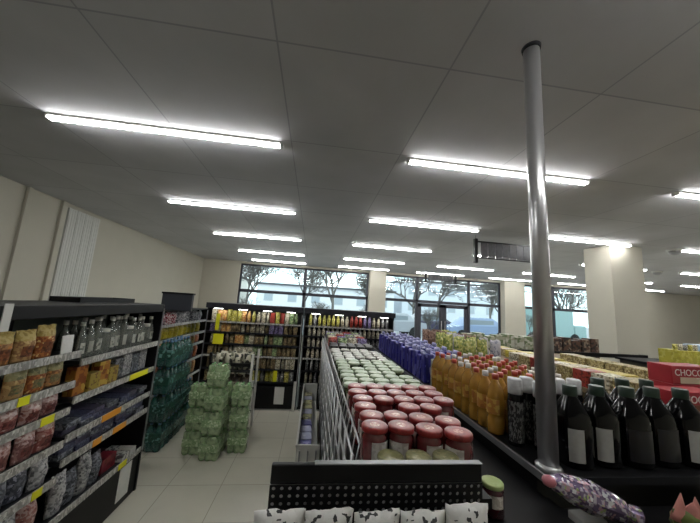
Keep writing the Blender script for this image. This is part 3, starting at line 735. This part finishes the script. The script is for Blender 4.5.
# further back on the gondola
CB = film_mat('clear_bag', 'b8bcb4', .75)
for i in range(3): place(pouch_mesh(.14, .24, .08, pack('frosted_bag_print', ('9aa090', 'b8bcb0', '7a8070'), 20), 300 + i, gus=False), 'clear_bag', 'frosted pale bag between the oil and the blue packs, %s from the rail' % ORD[i], 'bag', (1.14 + i * .15, 2.56, 1.051), .4, 'frosted bags')
BPK = pack('royal_blue_print', ('302e86', '262470', '3c3aa4', '7c7cc0', '1c1a50'), 40, .3, (1, 1, .4))
def blue_pack(h):
    top = B(); top.pouch(.105, .045, .05, 9, nx=5, nz=3)
    return [('carton', B().box(-.058, .058, -.052, .052, 0, h, .012).mesh('carton', BPK), (0, 0, 0)), ('folded_top', top.mesh('folded_top', mat('pale_fold', '8f90b8', .4, noise=.3, scale=50)), (0, 0, h))]
bpk = [blue_pack(.26), blue_pack(.235)]
for r_ in range(15):
    for c in range(3):
        place(bpk[(r_ + c) % 2], 'blue_pack', 'tall royal blue pack, %s row beyond the oil bottles, %s from the rail' % (ORD[r_], ORD[c]), 'pack', (1.12 + c * .14, 2.7 + r_ * .128, 1.051), FACE + PI + random.uniform(-.08, .08), 'royal blue packs', (1, 1, random.uniform(.95, 1.03)))
YG = [pack('yellowgreen_print_%d' % i, c, 60, .45) for i, c in enumerate((('9a9a48', '6a7a38', 'c0bc7c', '4a5428'), ('6e5040', '8e7060', '4a3028', 'b0a47c'), ('aaa8ae', '7a7888', 'c4c4b0')))]
for i in range(9):
    for r_ in range(2):
        k = (0, 0, 2, 0, 2, 1, 1, 1, 0)[i]
        place(pouch_mesh(.12, .41, .1, YG[k], 320 + i), 'tall_bag', '%s bag in the %s rank behind the blue packs, %s from left' % (('yellow-green', 'brown', 'pale mauve')[k], ('front', 'back')[r_], ORD[i]), 'bag', (1.56 + (i % 3) * .14, 2.75 + (i // 3) * .45 + r_ * .2, 1.051), random.uniform(-.2, .2), 'tall bags behind the blue packs')
# end shelf of the gondola, foot of the picture
t = thing('foil_bundle', 'crumpled colourful foil-wrapped bundle lying on the low shelf under the black bottles', 'bundle', (1.1, 1.06, 1.06), 0)
FO = pack('foil_print', ('b0a8b8', 'c09aa8', 'a0b078', '6a5a7a', 'c0ccd4', 'b05a66', '4a4a6a', 'dcdce4', 'd0c890'), 95, .2, coat=.8)
FO.node_tree.nodes['Principled BSDF'].inputs['Metallic'].default_value = .35
b = B(); rnd = random.Random(5); rings = []
prof = [(0, .012), (.03, .032), (.08, .045), (.16, .052), (.22, .05), (.28, .042), (.325, .02), (.355, .032)]
for (xx, r) in prof:
    rings.append([b.bm.verts.new((xx - .19, r * math.cos(2 * PI * q / 12) * 1.15 * (1 + rnd.uniform(-.12, .12)), r * math.sin(2 * PI * q / 12) * (1 + rnd.uniform(-.12, .12)))) for q in range(12)])
for A, C in zip(rings, rings[1:]):
    for q in range(12): b.bm.faces.new((A[q], A[(q + 1) % 12], C[(q + 1) % 12], C[q]))
b.bm.faces.new(list(reversed(rings[0]))); b.bm.faces.new(rings[-1])
bmesh.ops.recalc_face_normals(b.bm, faces=b.bm.faces[:])
wr = part('wrapper', b, FO, t); wr.rotation_euler = (0, .33, -.05)
nb = part('end_knot', B().lathe([(.004, -.02), (.02, -.012), (.024, 0), (.02, .012), (.004, .02)], 12), mat('pink_knot', 'b06a74', .3), t, (-.185, 0, .062))
place(box_mesh(.1, .07, .035, mat('white_carton', '9a9a98', .6)), 'small_carton', 'small white carton propping the foil bundle on the low shelf', 'carton', (1.095, 1.09, .951), .02)
t = thing('gift_pack', 'olive pack with pink pointed paper tips at the right foot of the picture', 'pack', (1.41, .97, .951))
part('pack_body', B().pouch(.2, .13, .12, 77), pack('olive_pack_print', ('5a6430', '3c4420', '8a8a50', '9a4a44'), 24), t)
for q, (dx, hh, tw) in enumerate(((-.075, .1, .1), (-.035, .06, -.5), (.0, .075, .3), (.04, .05, -.2), (.07, .085, .4))):
    p_ = part('paper_tip', B().lathe([(.036, 0), (.034, .02), (.018, .035 + hh * .2), (.002, .03 + hh * .6)], 6), mat('pink_tissue', 'b87a72', .7, noise=.3, scale=30), t, (dx, -.01 * (q % 2), .09)); p_.rotation_euler = (0, -dx * 3, tw); p_.scale = (1, .45, 1)

# ------------------------------------------------------------------ box gondola on the right
g4 = thing('box_gondola', 'low gondola of yellow and red boxes at the right', 'shelf', (2.75, 2.6, 0))
part('body', B().box(-.7, .8, -1.3, 1.2, 0, 1.19), DARK, g4)
part('deck', B().box(-.72, .82, -1.32, 1.22, 1.19, 1.22), mat('oak_deck', '6a5a44', .6), g4)
YB_ = [pack('yellow_carton_print', ('c8b848', 'a89830', 'd4c870', 'b0a048', 'b0a878'), 90, .4), pack('tan_carton_print', ('a89a6a', '7a6a44', 'c4b890', 'b0a050'), 90, .4)]
for i in range(11):
    k = 0 if i % 3 else 1
    place(box_mesh(.19, .15, random.uniform(.075, .09), YB_[k], .004), 'yellow_carton', '%s carton in the row behind the red cartons, %s back' % (('yellow', 'tan')[k], ORD[i]), 'carton', (2.47 + random.uniform(-.012, .012), 1.95 + i * .165, 1.221), random.uniform(-.08, .08), 'yellow cartons')
for i in range(8):
    k = i % 3
    place(box_mesh(.16, .13, .12, (YB_[1], PC[6], PC[7])[k], .004), 'mixed_carton', '%s carton in the narrow row behind the black bottles, %s back' % (('tan', 'cream', 'dull red')[k], ORD[i]), 'carton', (2.14, 1.74 + i * .15, 1.221), random.uniform(-.1, .1), 'cartons on the low step')
for i in range(6):
    place(box_mesh(.18, .15, .11, YB_[1], .004), 'mixed_carton', 'tan carton right of the yellow cartons, %s back' % ORD[i], 'carton', (2.9, 2.1 + i * .17, 1.221), random.uniform(-.1, .1), 'cartons on the low step')
RBX = mat('crimson_carton', '96222e', .4, noise=.15, scale=20)
PHOTO = pack('biscuit_picture', ('b8a890', '6a3a24', 'd0c8b8', '8a5a34'), 22, .4)
def text_mesh(s, size, m):
    cu = bpy.data.curves.new('lettering', 'FONT'); cu.body = s; cu.size = size; cu.extrude = .0008; cu.align_x = 'LEFT'
    o = bpy.data.objects.new('tmp', cu); COL.objects.link(o)
    dg = bpy.context.evaluated_depsgraph_get(); me = bpy.data.meshes.new_from_object(o.evaluated_get(dg))
    bpy.data.objects.remove(o); me.materials.clear(); me.materials.append(m)
    for v in me.vertices: v.co = (v.co.x, v.co.z, v.co.y)
    return me
LET = text_mesh('CHOCO', .058, mat('white_lettering', 'd8d0cc', .5))
def red_box(label, x, y, z):
    t = thing('biscuit_carton', label, 'carton', (x, y, z), 0, 'red biscuit cartons')
    part('carton', B().box(0, .34, 0, .14, 0, .117, .004), RBX, t)
    part('picture_panel', B().box(.06, .335, -.002, .001, .006, .045), PHOTO, t)
    part('lettering', LET, None, t, (.02, -.0025, .056))
red_box('front red carton with white capital lettering behind the black bottles', 2.12, 1.5, 1.221)
red_box('upper carton of the stack of two red lettered cartons', 2.37, 1.68, 1.339)
red_box('lower carton of the stack of two red lettered cartons', 2.37, 1.68, 1.221)

# ------------------------------------------------------------------ cross gondola in front of the column
g5 = thing('cross_gondola', 'dark-railed gondola standing crosswise in front of the square column', 'shelf', (3.65, 4.3, 0))
part('body', B().box(-1.6, 1.6, -.2, .2, 0, 1.0), DARK, g5)
part('deck', B().box(-1.62, 1.62, -.22, .22, 1.0, 1.02), mat('pale_deck', '8a8a84', .5), g5)
part('top_rail', B().box(-1.65, 1.65, -.26, -.225, 1.165, 1.225, .004), BLACK, g5)
part('end_post', B().box(1.56, 1.65, -.26, -.19, 0, 1.225, .004), BLACK, g5)
part('end_post', B().box(-1.65, -1.58, -.26, -.19, 0, 1.2, .004), BLACK, g5)
WG = [pack('white_green_print', ('a0a08a', '6a7a54', 'c0c0b0', '4a5a3a'), 22, .4), pack('brown_black_print', ('5a4034', '2a2020', '8a7a6a', 'a89a8a'), 26, .4)]
for i in range(15):
    k = 0 if i < 8 else 1
    place(box_mesh(.15, .16, .36 + .02 * (i % 3), WG[k], .005), 'tall_carton', '%s tall carton on the crosswise gondola, %s from left' % (('white-green', 'brown-black')[k], ORD[i]), 'carton', (2.25 + i * .165, 4.3, 1.021), random.uniform(-.05, .05), 'tall cartons on the crosswise gondola')
# far right display
g6 = thing('display_table', 'low dark display table at the far right carrying yellow and blue boxes', 'table', (5.35, 3.5, 0))
part('top', B().box(-.7, .9, -.5, .5, 1.16, 1.19), DARK, g6)
part('skirt', B().box(-.66, .86, -.46, .46, 0, 1.16), mat('table_skirt', '55524a', .7), g6)
t = thing('yellow_display_box', 'yellow open display box of small packs at the far right', 'box', (5.05, 3.45, 1.191))
part('tray', B().box(-.2, .2, -.12, .12, 0, .2, .004), pack('bright_yellow_card', ('b8ae40', 'a89e38', 'c4bc60', '8a8a5a'), 30), t)
for q in range(5):
    part('small_pack', pouch_mesh(.08, .1, .04, PC[(1, 6, 5, 1, 6)[q]], 400 + q), None, t, (-.16 + q * .08, -.05, .18))
place(box_mesh(.3, .22, .28, pack('sky_blue_print', ('7a9ab8', '9ab4cc', '4a6a8a', 'a8bccc'), 12, .4)), 'blue_carton', 'pale blue carton right of the yellow display box', 'carton', (5.48, 3.5, 1.191), 0)

# ------------------------------------------------------------------ outside
ROADM = mat('asphalt', 'a4a6aa', .9, noise=.2, scale=2)
rd = struct('pavement', B().box(-40, 60, YW + .26, 80, -.12, -.02), ROADM)
BARK = mat('bark', '66625e', .9, noise=.3, scale=12)
def tree_mesh(seed, h):
    rnd = random.Random(seed); tb, bb = B(), B()
    def grow(p, d, l, r, lev):
        q = p + d * l
        (tb if lev < 1 else bb).tube(p, q, r, r * .68, 6 if lev < 2 else 4)
        if lev >= 6: return
        for _ in range(4 if lev < 3 else 3):
            a = rnd.uniform(0, 2 * PI); tl = rnd.uniform(.35, .85)
            x = d.orthogonal().normalized(); y = d.cross(x)
            nd = (d * math.cos(tl) + (x * math.cos(a) + y * math.sin(a)) * math.sin(tl) + Vector((0, 0, .12))).normalized()
            grow(p + d * l * rnd.uniform(.6, 1), nd, l * rnd.uniform(.58, .8), r * .64, lev + 1)
    grow(Vector((0, 0, 0)), Vector((rnd.uniform(-.06, .06), 0, 1)).normalized(), h, h * .05, 0)
    return [('trunk', tb.mesh('trunk', BARK), (0, 0, 0)), ('branches', bb.mesh('branches', BARK), (0, 0, 0))]
TR = [tree_mesh(i, 2.3 + .25 * i) for i in range(3)]
spots = [(-5.5, 24), (-1.0, 32), (1.6, 23.5), (6.6, 31), (8.6, 24), (13.8, 31), (16.0, 24.5), (22, 32), (23, 24.5), (-9, 33), (30, 31)]
tl = ['nearest outside the left end of the left window', 'farther back outside the middle of the left window', 'nearest outside the right end of the left window', 'farther back outside the doors', 'nearest outside the doors', 'farther back right of the doors',
      'nearest outside the right window', 'farther back outside the right window', 'nearest at far right outside', 'farther back at far left outside', 'farther back at far right outside']
for i, (x, y) in enumerate(spots):
    place(TR[i % 3], 'bare_tree', 'bare branching tree %s' % tl[i], 'tree', (x, y, -.02), i * 1.3, 'street trees')
bs = tree_mesh(9, .8)
for i, (x, y) in enumerate(((-3.6, 16.2), (.0, 16.6), (3.4, 16.0), (6.6, 15.6), (13.4, 16.4))):
    place(bs, 'bare_shrub', 'low bare shrub outside, %s from the left end of the shop front' % ORD[i], 'shrub', (x, y, -.02), i * 2.1, 'shrubs outside', (1, 1, .9))
def car(label, x, y, rz, col):
    t = thing('parked_car', label, 'car', (x, y, -.02), rz)
    cm = mat('paint_' + col, col, .25, coat=.6)
    b = B(); prof = [(-2.1, .35), (-2.1, .75), (-1.3, .9), (-.7, 1.42), (.8, 1.45), (1.5, .98), (2.1, .9), (2.15, .35)]
    L = [b.bm.verts.new((px, -.82 + (.12 if pz > 1.2 else 0), pz)) for px, pz in prof]; R_ = [b.bm.verts.new((px, .82 - (.12 if pz > 1.2 else 0), pz)) for px, pz in prof]
    for q in range(len(prof)):
        p = (q + 1) % len(prof); b.bm.faces.new((L[q], L[p], R_[p], R_[q]))
    b.bm.faces.new(L); b.bm.faces.new(list(reversed(R_))); bmesh.ops.recalc_face_normals(b.bm, faces=b.bm.faces[:])
    part('body', b, cm, t)
    gb = B(); 
    for s_ in (-1, 1): gb.box(-.75, .85, s_ * .79 - .01, s_ * .79 + .01, .98, 1.3)
    part('side_windows', gb, mat('car_glass', '8a949c', .2), t)
    for wx in (-1.3, 1.3):
        for wy in (-.8, .8): part('wheel', B().tube((wx, wy - .1, .33), (wx, wy + .1, .33), .33, seg=18), mat('tyre', '1c1c1e', .8), t)
car('silver car parked outside the left door leaf', 4.9, 18, .1, 'a8acb4')
car('dark plum car parked outside the right door leaf', 8.3, 20.5, 0, '4a4658')
car('blue car parked outside right of the doors', 10.6, 18, 0, '8a9cbc')
t = thing('delivery_van', 'pale teal van parked outside the right-hand window', 'van', (16.5, 19, -.02))
part('body', B().box(-2.6, 1.5, -.95, .95, .4, 2.3, .1).box(1.5, 2.5, -.92, .92, .4, 1.3, .1), mat('teal_paint', '86a4a4', .35, coat=.4), t)
part('windscreen', B().box(1.46, 1.56, -.8, .8, 1.35, 2.05), mat('car_glass', '8a949c', .2), t)
for wx in (-1.7, 1.5):
    for wy in (-.85, .85): part('wheel', B().tube((wx, wy - .1, .36), (wx, wy + .1, .36), .36, seg=18), mat('tyre', '1c1c1e', .8), t)
def building(label, x, y, w, h, col, nx, nz):
    t = thing('building', label, 'building', (x, y, -.02))
    part('walls', B().box(-w / 2, w / 2, 0, 8, 0, h), mat('render_' + col, col, .9, noise=.1), t)
    part('roof', B().box(-w / 2 - .3, w / 2 + .3, -.3, 8.3, h, h + .3), mat('roof_slate', '5a5c62', .8), t)
    for i in range(nx):
        for k in range(nz):
            cx = -w / 2 + w * (i + .5) / nx; cz = 1 + (h - 1) * (k + .4) / nz
            f = part('window', B().box(cx - .7, cx + .7, -.06, .02, cz - .6, cz + .8), mat('pale_frame', 'b4b8bc', .6), t)
            part('glass', B().box(cx - .58, cx + .58, -.075, -.055, cz - .48, cz + .68), mat('facade_glass', 'a4aeb6', .4), f)
building('low pale building across the street behind the left window', 2, 46, 22, 4.2, 'dcdee2', 6, 1)
building('grey-blue building across the street beyond the doors', 24, 48, 18, 6.5, 'ccd2da', 5, 2)
building('beige building far left across the street', -20, 46, 16, 5.0, 'd4d0c8', 4, 1)

# ------------------------------------------------------------------ light of the sky
w = bpy.data.worlds.new('sky'); S.world = w; w.use_nodes = True
nt = w.node_tree; bg = nt.nodes['Background']
tc = nt.nodes.new('ShaderNodeTexCoord'); n = nt.nodes.new('ShaderNodeTexNoise'); n.inputs['Scale'].default_value = 3
r = nt.nodes.new('ShaderNodeValToRGB'); r.color_ramp.elements[0].color = (.62, .8, .84, 1); r.color_ramp.elements[0].position = .4; r.color_ramp.elements[1].color = (.88, .95, .96, 1); r.color_ramp.elements[1].position = .6
nt.links.new(tc.outputs['Generated'], n.inputs['Vector']); nt.links.new(n.outputs['Fac'], r.inputs['Fac']); nt.links.new(r.outputs[0], bg.inputs['Color'])
bg.inputs['Strength'].default_value = 2.9
LEDMAT.node_tree.nodes['Principled BSDF'].inputs['Emission Strength'].default_value = 47.0

# ------------------------------------------------------------------ camera
cam = bpy.data.cameras.new('camera'); co = bpy.data.objects.new('camera', cam); COL.objects.link(co); S.camera = co
PITCH, ROLL, YAW = 0.15284, 0.06160, 0.11520
cy_, sy_ = math.cos(YAW), math.sin(YAW); cp, sp_ = math.cos(PITCH), math.sin(PITCH); cr, sr = math.cos(ROLL), math.sin(ROLL)
F_ = Vector((sy_ * cp, cy_ * cp, sp_)); R0 = Vector((cy_, -sy_, 0)); U0 = R0.cross(F_)
R1 = R0 * cr + U0 * sr; U1 = U0 * cr - R0 * sr
M = Matrix((R1, U1, -F_)).transposed().to_4x4(); M.translation = Vector((0, 0, 1.72))
co.matrix_world = M
cam.sensor_fit = 'HORIZONTAL'; cam.sensor_width = 36; cam.lens = 36 * 283.99 / 700; cam.clip_start = .02; cam.clip_end = 300
S.view_settings.view_transform = 'Standard'; S.view_settings.look = 'None'; S.view_settings.gamma = 1; S.view_settings.use_curve_mapping = False
S.view_settings.exposure = 0
S.cycles.use_denoising = True
S.cycles.max_bounces = 8
